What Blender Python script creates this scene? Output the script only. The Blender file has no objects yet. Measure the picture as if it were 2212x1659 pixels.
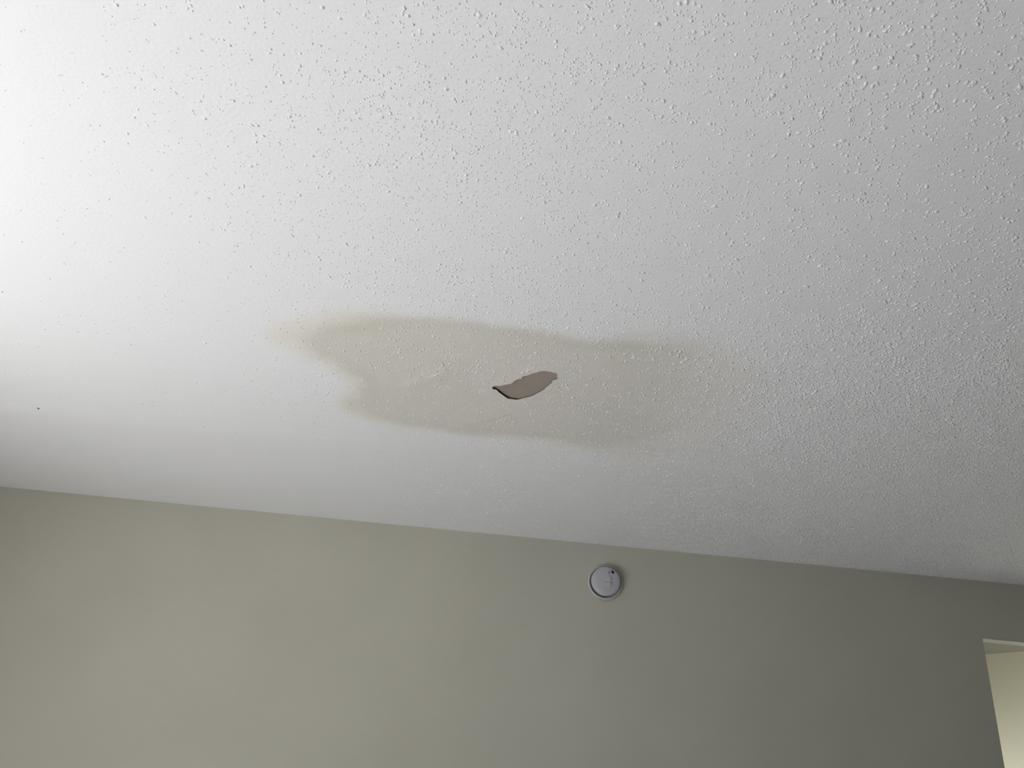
import bpy, bmesh, math, random
import numpy as np
from mathutils import Matrix, Vector
from mathutils.geometry import delaunay_2d_cdt

# ------------------------------------------------------------------ camera, world, lights, exposure
S = bpy.context.scene
COL = S.collection
W, H, F = 2212, 1659, 1800.0
CAM = Vector((0.0, 0.0, 1.44))
PITCH, ROLL = math.radians(27.5), math.radians(5.5)
fwd = Vector((0, math.cos(PITCH), math.sin(PITCH)))
r0 = Vector((1, 0, 0)); u0 = r0.cross(fwd)
right = r0 * math.cos(ROLL) + u0 * math.sin(ROLL)
up = -r0 * math.sin(ROLL) + u0 * math.cos(ROLL)
cd = bpy.data.cameras.new('camera'); cam = bpy.data.objects.new('camera', cd); COL.objects.link(cam)
cd.sensor_fit = 'HORIZONTAL'; cd.sensor_width = 36.0; cd.lens = F / W * 36.0; cd.clip_start = 0.01
cam.matrix_world = Matrix(((right.x, up.x, -fwd.x, CAM.x), (right.y, up.y, -fwd.y, CAM.y),
                           (right.z, up.z, -fwd.z, CAM.z), (0, 0, 0, 1)))
S.camera = cam
S.view_settings.view_transform = 'Standard'; S.view_settings.look = 'None'
S.view_settings.gamma = 1.0; S.view_settings.use_curve_mapping = False
S.view_settings.exposure = 0.0

w = bpy.data.worlds.new('daylight'); S.world = w; w.use_nodes = True
w.node_tree.nodes['Background'].inputs[0].default_value = (0.75, 0.85, 1.0, 1)
w.node_tree.nodes['Background'].inputs[1].default_value = .4

CEIL = 2.44          # ceiling height
YW = 3.226           # far wall
XL, XR, YB = -2.15, 3.15, -2.6
OX0, OX1, OZ = 1.903, 2.75, 1.44 + 0.777   # opening in the far wall

def area(name, loc, aim, sx, sy, power, color):
    l = bpy.data.lights.new(name, 'AREA'); l.shape = 'RECTANGLE'; l.size = sx; l.size_y = sy
    l.energy = power; l.color = color
    o = bpy.data.objects.new(name, l); COL.objects.link(o); o.location = loc
    d = Vector(aim).normalized()
    o.rotation_euler = d.to_track_quat('-Z', 'Y').to_euler()
    return o
LIGHTS = {      # the hall's own window
 'hall_daylight': ((1.45, 4.40, .85), (1, -.05, .0), 0.7, 0.7, 22, (0.93, 0.98, 1.0)),
}
SUN = 38.5
sl = bpy.data.lights.new('sun', 'SUN'); sl.energy = SUN; sl.angle = math.radians(.6); sl.color = (.97, .985, 1)
so = bpy.data.objects.new('sun', sl); COL.objects.link(so)
so.rotation_euler = Vector((.64, .04, -.77)).to_track_quat('-Z', 'Y').to_euler()
for n, a in LIGHTS.items(): area(n, *a).data.spread = math.radians(118)

# ------------------------------------------------------------------ helpers
def ceil_pt(px, py):      # point of the ceiling plane seen at a photograph pixel
    d = fwd + right * ((px - W / 2) / F) - up * ((py - H / 2) / F)
    k = (CEIL - CAM.z) / d.z
    return (CAM.x + d.x * k, CAM.y + d.y * k)
def wall_pt(px, py):      # point of the far wall plane (x, z)
    d = fwd + right * ((px - W / 2) / F) - up * ((py - H / 2) / F)
    k = (YW - CAM.y) / d.y
    return (CAM.x + d.x * k, CAM.z + d.z * k)

def nodes_mat(name, color, rough=0.85, spec=0.3):
    m = bpy.data.materials.new(name); m.use_nodes = True
    b = m.node_tree.nodes['Principled BSDF']
    b.inputs['Base Color'].default_value = (*color, 1); b.inputs['Roughness'].default_value = rough
    b.inputs['Specular IOR Level'].default_value = spec
    return m, m.node_tree, b
def add_bump(nt, b, scale, strength, dist, detail=3.0):
    n = nt.nodes.new('ShaderNodeTexNoise'); n.inputs['Scale'].default_value = scale
    n.inputs['Detail'].default_value = detail
    g = nt.nodes.new('ShaderNodeNewGeometry')
    nt.links.new(g.outputs['Position'], n.inputs['Vector'])
    bp = nt.nodes.new('ShaderNodeBump'); bp.inputs['Strength'].default_value = strength
    bp.inputs['Distance'].default_value = dist
    nt.links.new(n.outputs['Fac'], bp.inputs['Height']); nt.links.new(bp.outputs['Normal'], b.inputs['Normal'])
    return n
def mottle(nt, b, c1, c2, scale):
    n = nt.nodes.new('ShaderNodeTexNoise'); n.inputs['Scale'].default_value = scale; n.inputs['Detail'].default_value = 4
    g = nt.nodes.new('ShaderNodeNewGeometry'); nt.links.new(g.outputs['Position'], n.inputs['Vector'])
    r = nt.nodes.new('ShaderNodeValToRGB'); r.color_ramp.elements[0].position = .3; r.color_ramp.elements[1].position = .7
    r.color_ramp.elements[0].color = (*c1, 1); r.color_ramp.elements[1].color = (*c2, 1)
    nt.links.new(n.outputs['Fac'], r.inputs[0]); nt.links.new(r.outputs[0], b.inputs['Base Color'])

def link(name, bm, m, parent=None, kind=None, smooth=False):
    me = bpy.data.meshes.new(name); bm.to_mesh(me); bm.free()
    if smooth:
        for p in me.polygons: p.use_smooth = True
    o = bpy.data.objects.new(name, me); COL.objects.link(o); me.materials.append(m)
    if parent is not None: o.parent = parent
    if kind: o['kind'] = kind
    return o
def box(bm, a, b):
    vs = [bm.verts.new((x, y, z)) for x in (a[0], b[0]) for y in (a[1], b[1]) for z in (a[2], b[2])]
    for f in ((0,1,3,2),(4,6,7,5),(0,4,5,1),(2,3,7,6),(0,2,6,4),(1,5,7,3)): bm.faces.new([vs[i] for i in f])

# ------------------------------------------------------------------ materials
# wall: flat beige paint, fine roller texture
WALL_C = (0.55, 0.535, 0.455)
m_wall, nt, b = nodes_mat('beige_wall_paint', WALL_C, .9, .2)
mottle(nt, b, tuple(c * .975 for c in WALL_C), tuple(c * 1.025 for c in WALL_C), 3.0)
add_bump(nt, b, 260, .25, .0006)
m_hall, nt, b = nodes_mat('cream_hall_paint', (0.80, 0.755, 0.60), .9, .2); add_bump(nt, b, 260, .2, .0006)
m_trim, nt, b = nodes_mat('white_trim_paint', (0.50, 0.50, 0.49), .5, .4); add_bump(nt, b, 90, .1, .0005)
m_floor, nt, b = nodes_mat('beige_carpet', (0.40, 0.39, 0.385), 1.0, .05); add_bump(nt, b, 400, .6, .004)
m_patio, nt, b = nodes_mat('patio_concrete', (0.40, 0.40, 0.39), .95, .1); add_bump(nt, b, 60, .3, .003)
m_back, nt, b = nodes_mat('bounce_cutting_black', (0.05, 0.05, 0.05), .9, .2); add_bump(nt, b, 260, .2, .0006)  # near-black on unseen walls, added to cut the light they bounce back
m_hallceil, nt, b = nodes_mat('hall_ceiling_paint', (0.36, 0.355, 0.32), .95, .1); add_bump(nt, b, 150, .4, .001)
m_board, nt, b = nodes_mat('brown_gypsum_paper', (0.345, 0.295, 0.26), 1.0, .05)
mottle(nt, b, (0.335, 0.287, 0.252), (0.36, 0.305, 0.268), 25)

# ceiling: white textured paint with a tan water stain (attributes stain / halo hold where the dirt is)
CEIL_C = (0.83, 0.83, 0.845)
m_ceil, nt, b = nodes_mat('white_textured_ceiling_paint', CEIL_C, .9, .2)
def attr(nm):
    a = nt.nodes.new('ShaderNodeAttribute'); a.attribute_name = nm; a.attribute_type = 'GEOMETRY'; return a
def mix(fac, c1, c2):
    x = nt.nodes.new('ShaderNodeMix'); x.data_type = 'RGBA'
    nt.links.new(fac, x.inputs[0])
    for i, c in ((6, c1), (7, c2)):
        if isinstance(c, tuple): x.inputs[i].default_value = (*c, 1)
        else: nt.links.new(c, x.inputs[i])
    return x.outputs[2]
c = mix(attr('halo').outputs['Fac'], CEIL_C, (0.80, 0.765, 0.69))
c = mix(attr('stain').outputs['Fac'], c, (0.68, 0.655, 0.60))
c = mix(attr('ring').outputs['Fac'], c, (0.61, 0.58, 0.51))
nt.links.new(c, b.inputs['Base Color'])
n1 = add_bump(nt, b, 130, .38, .0014, 4)

# ------------------------------------------------------------------ ceiling sheet
def poly(pts): return [ceil_pt(*p) for p in pts]
def zpts(pts, sx, sy, ox, oy): return [(ox + x * sx, oy + y * sy) for x, y in pts]
peel = zpts([(465,712),(487,694),(520,680),(560,684),(590,683),(635,674),(680,665),(722,657),(760,655),(795,630),(808,612),(830,600),(850,588),(870,580),
 (905,573),(935,570),(937,554),(940,540),(962,532),(990,525),(1020,520),(1050,512),(1080,496),(1110,485),(1155,476),(1200,460),(1250,449),(1300,445),(1345,451),(1390,458),
 (1440,472),(1470,477),(1495,485),(1508,515),(1495,535),(1520,562),(1500,577),(1480,585),(1450,597),(1425,605),(1420,640),(1395,655),(1370,680),(1340,700),(1310,725),
 (1300,745),(1265,764),(1230,785),(1180,806),(1130,835),(1090,853),(1050,865),(1000,876),(960,885),(915,897),(870,908),(835,906),(800,900),(760,892),(720,890),(690,868),(660,850),(625,823),
 (600,805),(575,786),(560,770),(548,755),(530,742),(505,740),(480,735)], 300/2212, 300/2212, 1000, 740)
def slit(pts, wpx):          # thin crack from a centre line in photograph pixels, widths across
    top = [(x - wpx[i] * .5, y - .2) for i, (x, y) in enumerate(pts)]
    bot = [(x + wpx[i] * .5, y + .2) for i, (x, y) in enumerate(pts)]
    return top + bot[::-1]
holes_px = [
 slit([(952.2,777.5),(955,780.5),(957.3,784),(959.2,787),(958.3,790),(955.6,793)], [.5,1.1,1.5,1.8,1.2,.5]),
 slit([(943.6,799.8),(946.2,802.4),(948.7,806.6)], [.5,1.4,.5]),
 [(907.2,814.6),(909.2,812.7),(911.6,814.1),(909.2,813.6)],
 [(1243.5,877.5),(1246,875.6),(1249,874.6),(1247.5,876),(1245,877.6)],
 [(2114.6,149.5),(2116,147.3),(2118,148),(2116.8,150.2)],
 [(78,880),(81,880.0),(84.5,880.4),(87.5,881.6),(85,882.4),(83,883.8),(81.6,882.6),(83,881.8)],
 [(1291,1173.6),(1294,1173.9),(1297.5,1174.6),(1297.3,1175.7),(1294,1175.4),(1290.5,1174.4)],
 [(1181,1163.6),(1184,1163.7),(1186.4,1164.2),(1184,1165.2),(1181.5,1164.8)],
]
HOLES = [poly(peel)] + [poly(h) for h in holes_px]
def clampwall(h): return [(x, min(y, YW - .004)) for x, y in h]
HOLES = [clampwall(h) for h in HOLES]

core_px = [(648,735),(664,722),(676,712),(700,702),(735,694),(765,689),(810,686),(855,685),(900,686),(950,687),(1000,692),(1050,697),(1100,706),(1150,715),(1195,722),
 (1240,732),(1290,738),(1340,735),(1385,735),(1430,740),(1475,748),(1515,760),(1560,776),(1600,795),(1612,818),(1580,850),(1545,880),(1520,905),(1480,925),
 (1430,940),(1370,956),(1310,962),(1260,960),(1200,952),(1150,946),(1100,943),(1050,940),(1005,937),(960,929),(920,925),(870,919),(820,905),(790,893),(760,880),
 (752,868),(775,850),(780,832),(770,815),(748,803),(730,790),(700,776),(680,763),(660,752)]
halo_px = [(575,722),(590,708),(620,695),(665,682),(710,674),(760,668),(830,672),(900,676),(980,680),(1060,688),(1130,703),(1200,712),(1260,722),(1330,722),(1400,724),(1470,734),
 (1540,752),(1600,772),(1650,800),(1660,850),(1630,900),(1590,950),(1530,980),(1450,990),(1380,1000),(1310,990),(1240,975),(1180,966),(1100,955),(1040,950),(980,942),
 (920,935),(860,930),(800,912),(750,893),(728,872),(745,850),(748,830),(735,815),(700,795),(660,775),(625,755),(590,742)]
CORE, HALO = np.array(poly(core_px)), np.array(poly(halo_px))

def sdist(P, poly_):           # signed distance, positive inside
    A = poly_; B = np.roll(poly_, -1, 0)
    best = np.full(len(P), 1e9); inside = np.zeros(len(P), bool)
    for a, bb in zip(A, B):
        ab = bb - a; t = np.clip(((P - a) @ ab) / (ab @ ab), 0, 1)
        d = np.hypot(*(P - a - t[:, None] * ab).T); best = np.minimum(best, d)
        c1 = (a[1] > P[:, 1]) != (bb[1] > P[:, 1])
        xx = a[0] + (P[:, 1] - a[1]) * (bb[0] - a[0]) / ((bb[1] - a[1]) or 1e-12)
        inside ^= c1 & (P[:, 0] < xx)
    return np.where(inside, best, -best)
rs = np.random.RandomState(7)
def wavy(P, scale, seed, n=7):
    r = np.random.RandomState(seed); v = np.zeros(len(P))
    for i in range(n):
        a = r.rand() * 6.28; k = scale * (0.6 + 1.8 * r.rand())
        v += np.sin(k * (P[:, 0] * math.cos(a) + P[:, 1] * math.sin(a)) + r.rand() * 6.28)
    return v / n
def sstep(a, bb, x):
    t = np.clip((x - a) / (bb - a), 0, 1); return t * t * (3 - 2 * t)
def stain_vals(P):
    st = np.zeros(len(P)); ha = np.zeros(len(P)); ri = np.zeros(len(P))
    k = (P[:, 0] > -1.2) & (P[:, 0] < 1.2) & (P[:, 1] > 1.4) & (P[:, 1] < 2.9)
    Q = P[k]
    Qw = Q + .012 * np.stack([wavy(Q, 30, 1), wavy(Q, 30, 2)], 1) + .004 * np.stack([wavy(Q, 120, 3), wavy(Q, 120, 4)], 1)
    d = sdist(Qw, CORE); dh = sdist(Qw, HALO)
    fade = 1 - sstep(.10, .44, Q[:, 0])                      # the right end dissolves
    soft = .022 + .11 * sstep(.1, .5, Q[:, 0]) + .02 * sstep(-.30, -.5, Q[:, 0]) + .012 * sstep(2.05, 2.2, Q[:, 1])
    s = sstep(-soft, soft, d)
    st[k] = s * (.34 + .66 * fade) * (.92 + .10 * wavy(Q, 9, 5))
    ha[k] = sstep(-.03, .03, dh) * (.35 + .55 * (sstep(-.1, -.45, Q[:, 0]) + .35 * sstep(.1, .5, Q[:, 0])).clip(0, 1)) * (1 - .5 * sstep(.25, .62, Q[:, 0])) * (.85 + .3 * wavy(Q, 14, 6))
    # darker tide line just inside the border, strongest along the camera side and at the left and right shoulders
    ring = np.exp(-((d - .028) / .024) ** 2)
    wgt = (.16 + .4 * np.exp(-((Q[:, 0] - .25) / .16) ** 2) * (Q[:, 1] < 2.0) + .25 * np.exp(-((Q[:, 0] + .38) / .1) ** 2)) * (.8 + .6 * wavy(Q, 12, 8))
    ri[k] = ring * wgt * (1 - sstep(.4, .6, Q[:, 0]))
    ri[k] += .34 * s * sstep(.12, .3, Q[:, 0]) * (1 - sstep(.36, .52, Q[:, 0]))      # olive patch on the right
    return st.clip(0, 1), ha.clip(0, 1), ri.clip(0, 1)

def pl_signed(P, L):           # distance to an open polyline, with side sign
    best = np.full(len(P), 1e9); sg = np.zeros(len(P)); tt = np.zeros(len(P))
    for i in range(len(L) - 1):
        a, bb = L[i], L[i + 1]; ab = bb - a; t = ((P - a) @ ab) / (ab @ ab); tc = np.clip(t, 0, 1)
        q = P - a - tc[:, None] * ab; d = np.hypot(*q.T); cr = ab[0] * q[:, 1] - ab[1] * q[:, 0]
        m = d < best; best[m] = d[m]; sg[m] = np.sign(cr[m])
    return best, sg
FLAP = np.array(poly([(955,793),(949,806),(936,812),(922,817),(908,814),(898,823),(880,829),(866,832)]))
RIDGE2 = np.array(poly([(985,928),(1010,921),(1035,913),(1060,907),(1085,900)]))
def relief(P):                 # height offset of the paint surface, negative hangs lower
    z = np.zeros(len(P))
    z += .0012 * wavy(P, 3.5, 11) + .0003 * wavy(P, 18, 12)
    for yy, amp, sg in ((2.43, .0040, .05), (2.90, .0028, .07)):       # taped board seams
        z -= amp * np.exp(-((P[:, 1] - yy - .015 * wavy(P, 4, 13)) / sg) ** 2) * (1 - sstep(-.9, .1, P[:, 0]))
    for L, amp, wd in ((FLAP, .0020, .03), (RIDGE2, .0014, .05)):     # blistered paint beside the cracks
        d, s = pl_signed(P, L)
        z -= amp * np.exp(-(d / wd) ** 2) * np.where(s < 0, 1, 0) * sstep(.0, .0012, d)
        z -= amp * np.exp(-(d / wd) ** 2) * np.where(s >= 0, 1, 0) * (1 - sstep(.0, .005, d))
    hp = np.array(HOLES[0])                                             # loose lip round the peeled patch
    k = (abs(P[:, 0] - .02) < .3) & (abs(P[:, 1] - 1.92) < .3)
    if k.any():
        d = sdist(P[k], hp); z[k] -= .0012 * np.exp(-((d / .02) ** 2))
    return z

pts = []
X0, X1, Y0, Y1 = XL, XR, YB, YW
def grid(x0, x1, y0, y1, s, skip=None):
    xs = np.arange(x0 + s / 2, x1, s); ys = np.arange(y0 + s / 2, y1, s)
    g = np.stack(np.meshgrid(xs, ys), -1).reshape(-1, 2) + (rs.rand(len(xs) * len(ys), 2) - .5) * s * .3
    for q in (skip or []): g = g[~((g[:, 0] > q[0]) & (g[:, 0] < q[1]) & (g[:, 1] > q[2]) & (g[:, 1] < q[3]))]
    return g
fine = (-.24, .12, 1.74, 2.20); mid = (-.72, .78, 1.52, 2.42); vis = (-2.2, 2.6, .5, YW)
G = np.concatenate([grid(X0, X1, Y0, Y1, .15, [vis]), grid(*vis, .045, [mid]), grid(*mid, .011, [fine]), grid(*fine, .0048)])
k = np.ones(len(G), bool)
for h in HOLES: k &= sdist(G, np.array(h)) < -.0012
G = G[k]
verts2 = [Vector(p) for p in G]
edges = []
def loop_pts(L):
    n0 = len(verts2); verts2.extend(Vector(p) for p in L)
    edges.extend((n0 + i, n0 + (i + 1) % len(L)) for i in range(len(L)))
loop_pts([(x, YW) for x in np.linspace(X0, X1, 60)] + [(X1, Y0), (X0, Y0)])
for h in HOLES: loop_pts(h)
v_, e_, f_, *_ = delaunay_2d_cdt(verts2, edges, [], 1, 1e-6)
V = np.array([(v.x, v.y) for v in v_])
Fc = np.array([f for f in f_ if len(f) == 3])
cen = V[Fc].mean(1); keep = np.ones(len(Fc), bool)
for h in HOLES: keep &= sdist(cen, np.array(h)) < 0
Fc = Fc[keep]
a2 = np.cross(V[Fc[:, 1]] - V[Fc[:, 0]], V[Fc[:, 2]] - V[Fc[:, 0]])
Fc[a2 > 0] = Fc[a2 > 0][:, ::-1]                     # normals face down
Z = CEIL + relief(V) * sstep(0, .02, YW - V[:, 1])
base_v = np.column_stack([V, Z])
# rim walls round the holes: paint skin thickness, up to the gap
ec = {}
for t in Fc:
    for i in range(3):
        a, bb = int(t[i]), int(t[(i + 1) % 3]); ec.setdefault((min(a, bb), max(a, bb)), []).append((a, bb))
rim = [e[0] for e in ec.values() if len(e) == 1]
rim = [e for e in rim if X0 + .05 < V[e[0]][0] < X1 - .05 and Y0 + .05 < V[e[0]][1] < YW - .0005]
rv = sorted({i for e in rim for i in e}); NR = len(rv)
rlow = {i: len(base_v) + n for n, i in enumerate(rv)}; rmap = {i: len(base_v) + NR + n for n, i in enumerate(rv)}
top = np.concatenate([base_v[rv], base_v[rv]]); top[NR:, 2] += .0011
allv = [base_v, top]; tris = [Fc]
tris.append(np.array([t for a, bb in rim for t in ((rlow[bb], rlow[a], rmap[a]), (rlow[bb], rmap[a], rmap[bb]))]))
nv = len(base_v) + len(top)

# splatter texture: small irregular blobs of paint, thick on the right, sparse on the left
def density(P):                # 0..1, blobs thinner on the left and in patches
    x, y = P[:, 0], P[:, 1]
    d = .045 + .955 * sstep(-.80, -.05, x + .12 * wavy(P, 5, 21) - .10 * (y - 1.2))
    d *= .62 + .38 * sstep(-.35, .35, wavy(P, 9, 22))
    d += 1.6 * sstep(.25, .95, x - .25 * abs(y - 1.85) + .10 * wavy(P, 6, 23)) * sstep(1.05, 1.7, y)
    d *= 1 - .6 * sstep(-.45, -.9, x) * sstep(1.5, 2.0, y)
    d *= 1 - .55 * sstep(2.1, 2.6, y) * (1 - sstep(.3, 1.2, x))
    return d
CAND = 330000
P = np.column_stack([rs.uniform(-2.1, 2.5, CAND), rs.uniform(.55, YW - .01, CAND)])
vis_k = (abs(P[:, 0]) < .45 + .68 * np.hypot(P[:, 1], 1.0) + .1)
P = P[vis_k]; P = P[rs.rand(len(P)) < density(P) / 2.6]
# satellites make little clumps and streaks
sat = P[rs.rand(len(P)) < .45]; sat = sat + rs.normal(0, .0045, sat.shape)
P = np.concatenate([P, sat]); P = P[P[:, 1] < YW - .01]
for h in HOLES: P = P[sdist(P, np.array(h)) < -.004]
n = len(P)
r = np.exp(rs.normal(math.log(.00138), .33, n)).clip(.0006, .0031)
r *= 1 + .22 * sstep(.2, .9, P[:, 0]) + .18 * sstep(1.3, 1.8, P[:, 1])
hgt = r * rs.uniform(.40, .72, n)
ang = rs.normal(.9, .7, n); el = 1 + .9 * rs.rand(n) ** 2 * sstep(-.3, .5, P[:, 0]) + .25 * rs.rand(n)
zb = CEIL + relief(P)
NS = 6
rings = []
for kk, (rad, hh) in enumerate(((1.25, -.0004), (.85, .45), (.42, .9))):
    th = np.linspace(0, 2 * math.pi, NS, endpoint=False)[None] + .3 * kk
    rr = r[:, None] * rad * (1 + .5 * (rs.rand(n, NS) - .5))
    lx = rr * np.cos(th) * el[:, None]; ly = rr * np.sin(th)
    gx = lx * np.cos(ang)[:, None] - ly * np.sin(ang)[:, None]; gy = lx * np.sin(ang)[:, None] + ly * np.cos(ang)[:, None]
    zz = zb[:, None] - (hgt[:, None] * hh if kk else -.0004) + np.zeros((n, NS))
    rings.append(np.stack([P[:, 0:1] + gx, P[:, 1:2] + gy, zz], -1))
apex = np.column_stack([P, zb - hgt])[:, None]
blob = np.concatenate(rings + [apex], 1)             # n, 3NS+1, 3
bt = []
for kk in range(2):
    for i in range(NS):
        a, bb = kk * NS + i, kk * NS + (i + 1) % NS
        bt += [(bb, a, a + NS), (bb, a + NS, bb + NS)]
for i in range(NS): bt.append((2 * NS + (i + 1) % NS, 2 * NS + i, 3 * NS))
bt = np.array(bt)
tris.append((bt[None] + (nv + np.arange(n) * (3 * NS + 1))[:, None, None]).reshape(-1, 3))
allv.append(blob.reshape(-1, 3))
AV = np.concatenate(allv).astype(np.float32); AT = np.concatenate(tris).astype(np.int32)
me = bpy.data.meshes.new('ceiling')
me.vertices.add(len(AV)); me.vertices.foreach_set('co', AV.ravel())
me.loops.add(AT.size); me.loops.foreach_set('vertex_index', AT.ravel())
me.polygons.add(len(AT)); me.polygons.foreach_set('loop_start', np.arange(0, AT.size, 3, dtype=np.int32))
me.polygons.foreach_set('loop_total', np.full(len(AT), 3, np.int32))
me.polygons.foreach_set('use_smooth', np.ones(len(AT), bool))
me.update(calc_edges=True); me.validate()
sv = np.concatenate([base_v[:, :2], top[:, :2], np.repeat(P, 3 * NS + 1, 0)])
for nm, vals in zip(('stain', 'halo', 'ring'), stain_vals(sv)):
    at = me.attributes.new(nm, 'FLOAT', 'POINT')
    if nm == 'stain': vals = vals.copy(); vals[nv:] *= .5            # blobs coloured lighter within the stain, painting in their highlights
    if nm == 'ring': vals = vals.copy(); vals[nv:] *= .4  # tide line lightened on blobs too, as painted highlights
    at.data.foreach_set('value', vals.astype(np.float32))
me.materials.append(m_ceil)
co = bpy.data.objects.new('ceiling', me); COL.objects.link(co); co['kind'] = 'structure'
print('ceiling verts', len(AV), 'blobs', n)
# bare gypsum board that shows where the paint has peeled off
bm = bmesh.new(); box(bm, (XL - .1, YB - .1, CEIL + .0048), (XR + .1, YW + .0, CEIL + .06))
link('ceiling_board', bm, m_board, parent=co)

# ------------------------------------------------------------------ walls
TH = .058
bm = bmesh.new()                                      # far wall with the opening, one mesh
box(bm, (XL - .1, YW, 0), (OX0, YW + TH, CEIL + .06))
box(bm, (OX1, YW, 0), (XR + .1, YW + TH, CEIL + .06))
box(bm, (OX0, YW, OZ), (OX1, YW + TH, CEIL + .06))
link('wall_far', bm, m_wall, kind='structure')
bm = bmesh.new(); box(bm, (OX0, YW + .002, OZ - .004), (OX1, YW + TH, OZ))
link('trim_1', bm, m_trim, kind='structure')          # white soffit of the opening
WY0, WY1, WZ0, WZ1 = -.72, 1.76, .08, 2.05           # glass door in the left wall (out of frame)
bm = bmesh.new()
box(bm, (XL - .12, YB, 0), (XL, WY0, CEIL + .06)); box(bm, (XL - .12, WY1, 0), (XL, YW, CEIL + .06))
box(bm, (XL - .12, WY0, 0), (XL, WY1, WZ0)); box(bm, (XL - .12, WY0, WZ1), (XL, WY1, CEIL + .06))
link('wall_left', bm, m_wall, kind='structure')
bm = bmesh.new()
for a, bb in (((WY0, WZ0), (WY1, WZ0 + .04)), ((WY0, WZ1 - .04), (WY1, WZ1)), ((WY0, WZ0 + .04), (WY0 + .04, WZ1 - .04)),
              ((WY1 - .04, WZ0 + .04), (WY1, WZ1 - .04)), (((WY0 + WY1) / 2 - .02, WZ0 + .04), ((WY0 + WY1) / 2 + .02, WZ1 - .04))):
    box(bm, (XL - .09, a[0], a[1]), (XL - .05, bb[0], bb[1]))
link('window_1', bm, m_trim, kind='structure')
for nm, a, bb in (('wall_right', (XR, YB, 0), (XR + .1, YW, CEIL + .06)), ('wall_back', (XL, YB - .1, 0), (XR, YB, CEIL + .06))):
    bm = bmesh.new(); box(bm, a, bb); link(nm, bm, m_back, kind='structure')
bm = bmesh.new(); box(bm, (XL - .1, YB - .1, -.1), (XR + 1.3, 6.4, 0)); link('floor', bm, m_floor, kind='structure')

bm = bmesh.new(); box(bm, (-6.5, -4, -.1), (XL - .1, 6, 0)); link('floor_patio', bm, m_patio, kind='structure')

# hall beyond the opening: slanting cream wall, plain ceiling
A = Vector((2.666, 4.516)); B = Vector((2.784, 4.366)); dr = (B - A).normalized()
p0, p1 = A - dr * 2.0, A + dr * 2.0
nrm = Vector((-dr.y, dr.x)) * .1
if nrm.x < 0: nrm = -nrm
bm = bmesh.new()
vs = [bm.verts.new((p.x, p.y, z)) for z in (0, CEIL) for p in (p0, p1, p1 + nrm, p0 + nrm)]
for f in ((0,1,5,4),(1,2,6,5),(2,3,7,6),(3,0,4,7),(0,3,2,1),(4,5,6,7)): bm.faces.new([vs[i] for i in f])
bmesh.ops.recalc_face_normals(bm, faces=bm.faces)
link('wall_hall', bm, m_hall, kind='structure')
bm = bmesh.new(); box(bm, (.9, YW + TH, 0), (1.0, 6.3, CEIL + .06)); link('wall_hall_left', bm, m_hall, kind='structure')
bm = bmesh.new(); box(bm, (.9, 6.2, 0), (4.4, 6.3, CEIL)); link('wall_hall_back', bm, m_back, kind='structure')
bm = bmesh.new(); box(bm, (.9, YW + TH, CEIL), (4.4, 6.3, CEIL + .06)); link('ceiling_hall', bm, m_hallceil, kind='structure')

# ------------------------------------------------------------------ smoke detector
det = bpy.data.objects.new('smoke_detector', None); COL.objects.link(det)
cx, cz = wall_pt(1307, 1259)
det.location = (cx, YW, cz)
det['label'] = 'round white smoke detector mounted on the beige wall just below the ceiling'
det['category'] = 'smoke detector'
m_det, nt, b = nodes_mat('white_detector_plastic', (0.52, 0.515, 0.56), .42, .45)
m_base, nt, b = nodes_mat('white_mounting_plastic', (0.53, 0.54, 0.52), .45, .45)
m_ink, nt, b = nodes_mat('black_print', (0.02, 0.02, 0.02), .6, .3)
m_gap, nt, b = nodes_mat('gap_shade_and_line', (0.12, 0.12, 0.12), .8, .2)  # dark colour paints the shade in the cover gap; also the button line
def lathe(profile, seg=72, sq=1.0, dx=0, dz=0):      # profile of (radius, distance out of the wall)
    bm = bmesh.new(); prev = None
    for r_, d_ in profile:
        ring = [bm.verts.new((dx + 0, -d_, dz))] if r_ == 0 else \
               [bm.verts.new((dx + r_ * math.cos(2 * math.pi * i / seg), -d_, dz + r_ * sq * math.sin(2 * math.pi * i / seg))) for i in range(seg)]
        if prev:
            if len(prev) == 1: [bm.faces.new((prev[0], ring[(i + 1) % seg], ring[i])) for i in range(seg)]
            elif len(ring) == 1: [bm.faces.new((prev[i], prev[(i + 1) % seg], ring[0])) for i in range(seg)]
            else: [bm.faces.new((prev[i], prev[(i + 1) % seg], ring[(i + 1) % seg], ring[i])) for i in range(seg)]
        prev = ring
    bmesh.ops.recalc_face_normals(bm, faces=bm.faces)
    return bm
link('mounting_base', lathe([(0, .001), (.0675, .001), (.069, .003), (.069, .009), (.0675, .0125), (.0655, .014), (.0615, .0142), (.0602, .009), (.0, .009)]), m_base, det, smooth=True)
link('shaded_gap_ring', lathe([(0, .008), (.0565, .008), (.0565, .0195), (0, .0195)]), m_gap, det)  # dark ring, painted shade between base and cover
cover = link('cover', lathe([(0, .019), (.0555, .019), (.0572, .021), (.0572, .0265), (.0555, .0315), (.051, .0350), (.044, .0372), (.030, .0388), (0, .0395)]), m_det, det, smooth=True)
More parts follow.
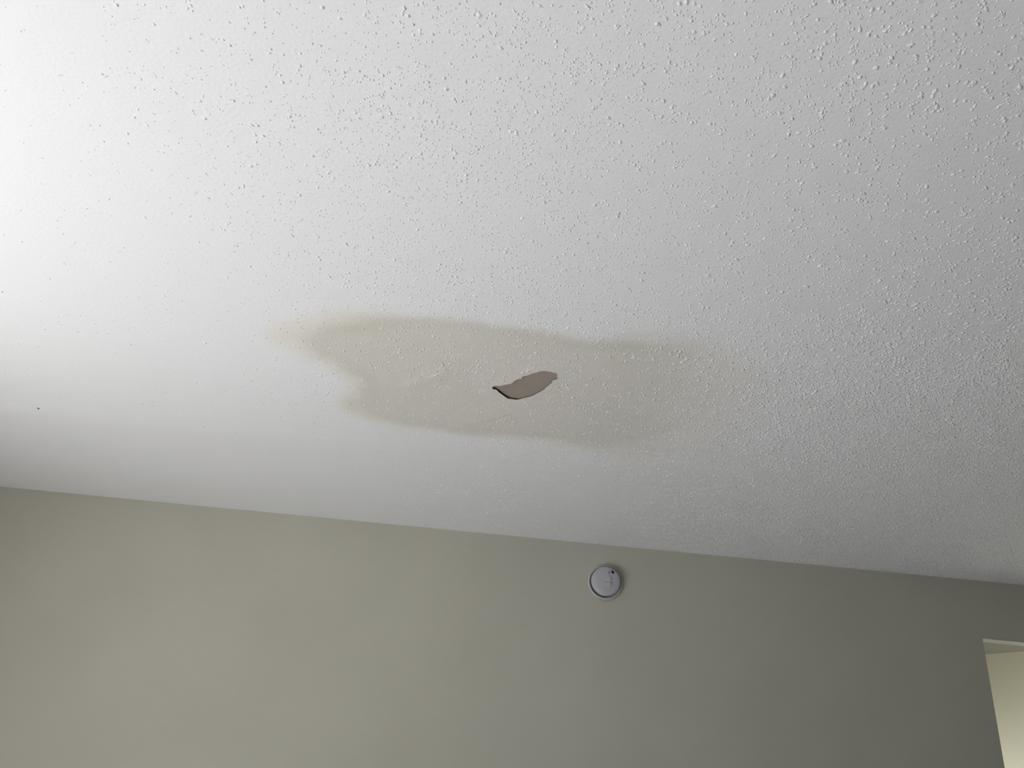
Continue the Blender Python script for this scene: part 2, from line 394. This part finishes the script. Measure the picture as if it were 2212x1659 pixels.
# oval test button with a line across
bx, bz = .0095, -.005
prof = []
bm = bmesh.new(); N = 40
def oval(a, b_, y): 
    out = []
    for i in range(N):
        t = 2 * math.pi * i / N; c_, s_ = math.cos(t), math.sin(t)
        out.append(bm.verts.new((bx + a * c_, -y, bz + (b_ - a) * (1 if s_ > 0 else -1) * (abs(s_) > .02) + a * s_)))
    return out
rr = [oval(.0122, .0255, .036), oval(.0122, .0255, .0408), oval(.0108, .0238, .0414), oval(.0092, .0218, .0402), oval(.0088, .0212, .0402), oval(.0075, .0195, .0418), oval(.004, .014, .0424)]
for a, c_ in zip(rr, rr[1:]):
    for i in range(N): bm.faces.new((a[i], a[(i + 1) % N], c_[(i + 1) % N], c_[i]))
bm.faces.new(rr[-1]); bmesh.ops.recalc_face_normals(bm, faces=bm.faces)
btn = link('test_button', bm, m_det, cover, smooth=True)
bm = bmesh.new()
def strip(bm, x0, z0, x1, z1, wd, y0=.0385, y1=.0431):
    d = Vector((x1 - x0, z1 - z0)).normalized(); n_ = Vector((-d.y, d.x)) * wd / 2
    q = [(x0 + n_.x, z0 + n_.y), (x1 + n_.x, z1 + n_.y), (x1 - n_.x, z1 - n_.y), (x0 - n_.x, z0 - n_.y)]
    vs = [bm.verts.new((x, -y, z)) for y in (y0, y1) for x, z in q]
    for f in ((0,1,2,3),(4,5,6,7),(0,1,5,4),(1,2,6,5),(2,3,7,6),(3,0,4,7)): bm.faces.new([vs[i] for i in f])
strip(bm, -.003, -.0068, .0215, -.0082, .0013, .039, .0425)
bmesh.ops.recalc_face_normals(bm, faces=bm.faces)
link('button_line', bm, m_gap, btn)
bm = bmesh.new()                                      # printed marks: a small upright bar and a slanting block of small print
strip(bm, .0092, .0265, .0092, .0345, .0021, .034, .0397)
strip(bm, .0080, .0345, .0104, .0345, .0010, .034, .0397); strip(bm, .0080, .0268, .0104, .0268, .0010, .034, .0397)
for k_ in range(4):
    ox, oz = .0172 + .0024 * k_ * .55, .0352 + .0024 * k_ * .75
    strip(bm, ox + .000, oz + .000, ox + .0078, oz - .0078, .0015, .033, .0391)
strip(bm, .0176, .0362, .0218, .0414, .0011, .033, .0390); strip(bm, .0240, .0290, .0282, .0342, .0011, .033, .0390)
bmesh.ops.recalc_face_normals(bm, faces=bm.faces)
link('printed_marks', bm, m_ink, cover)
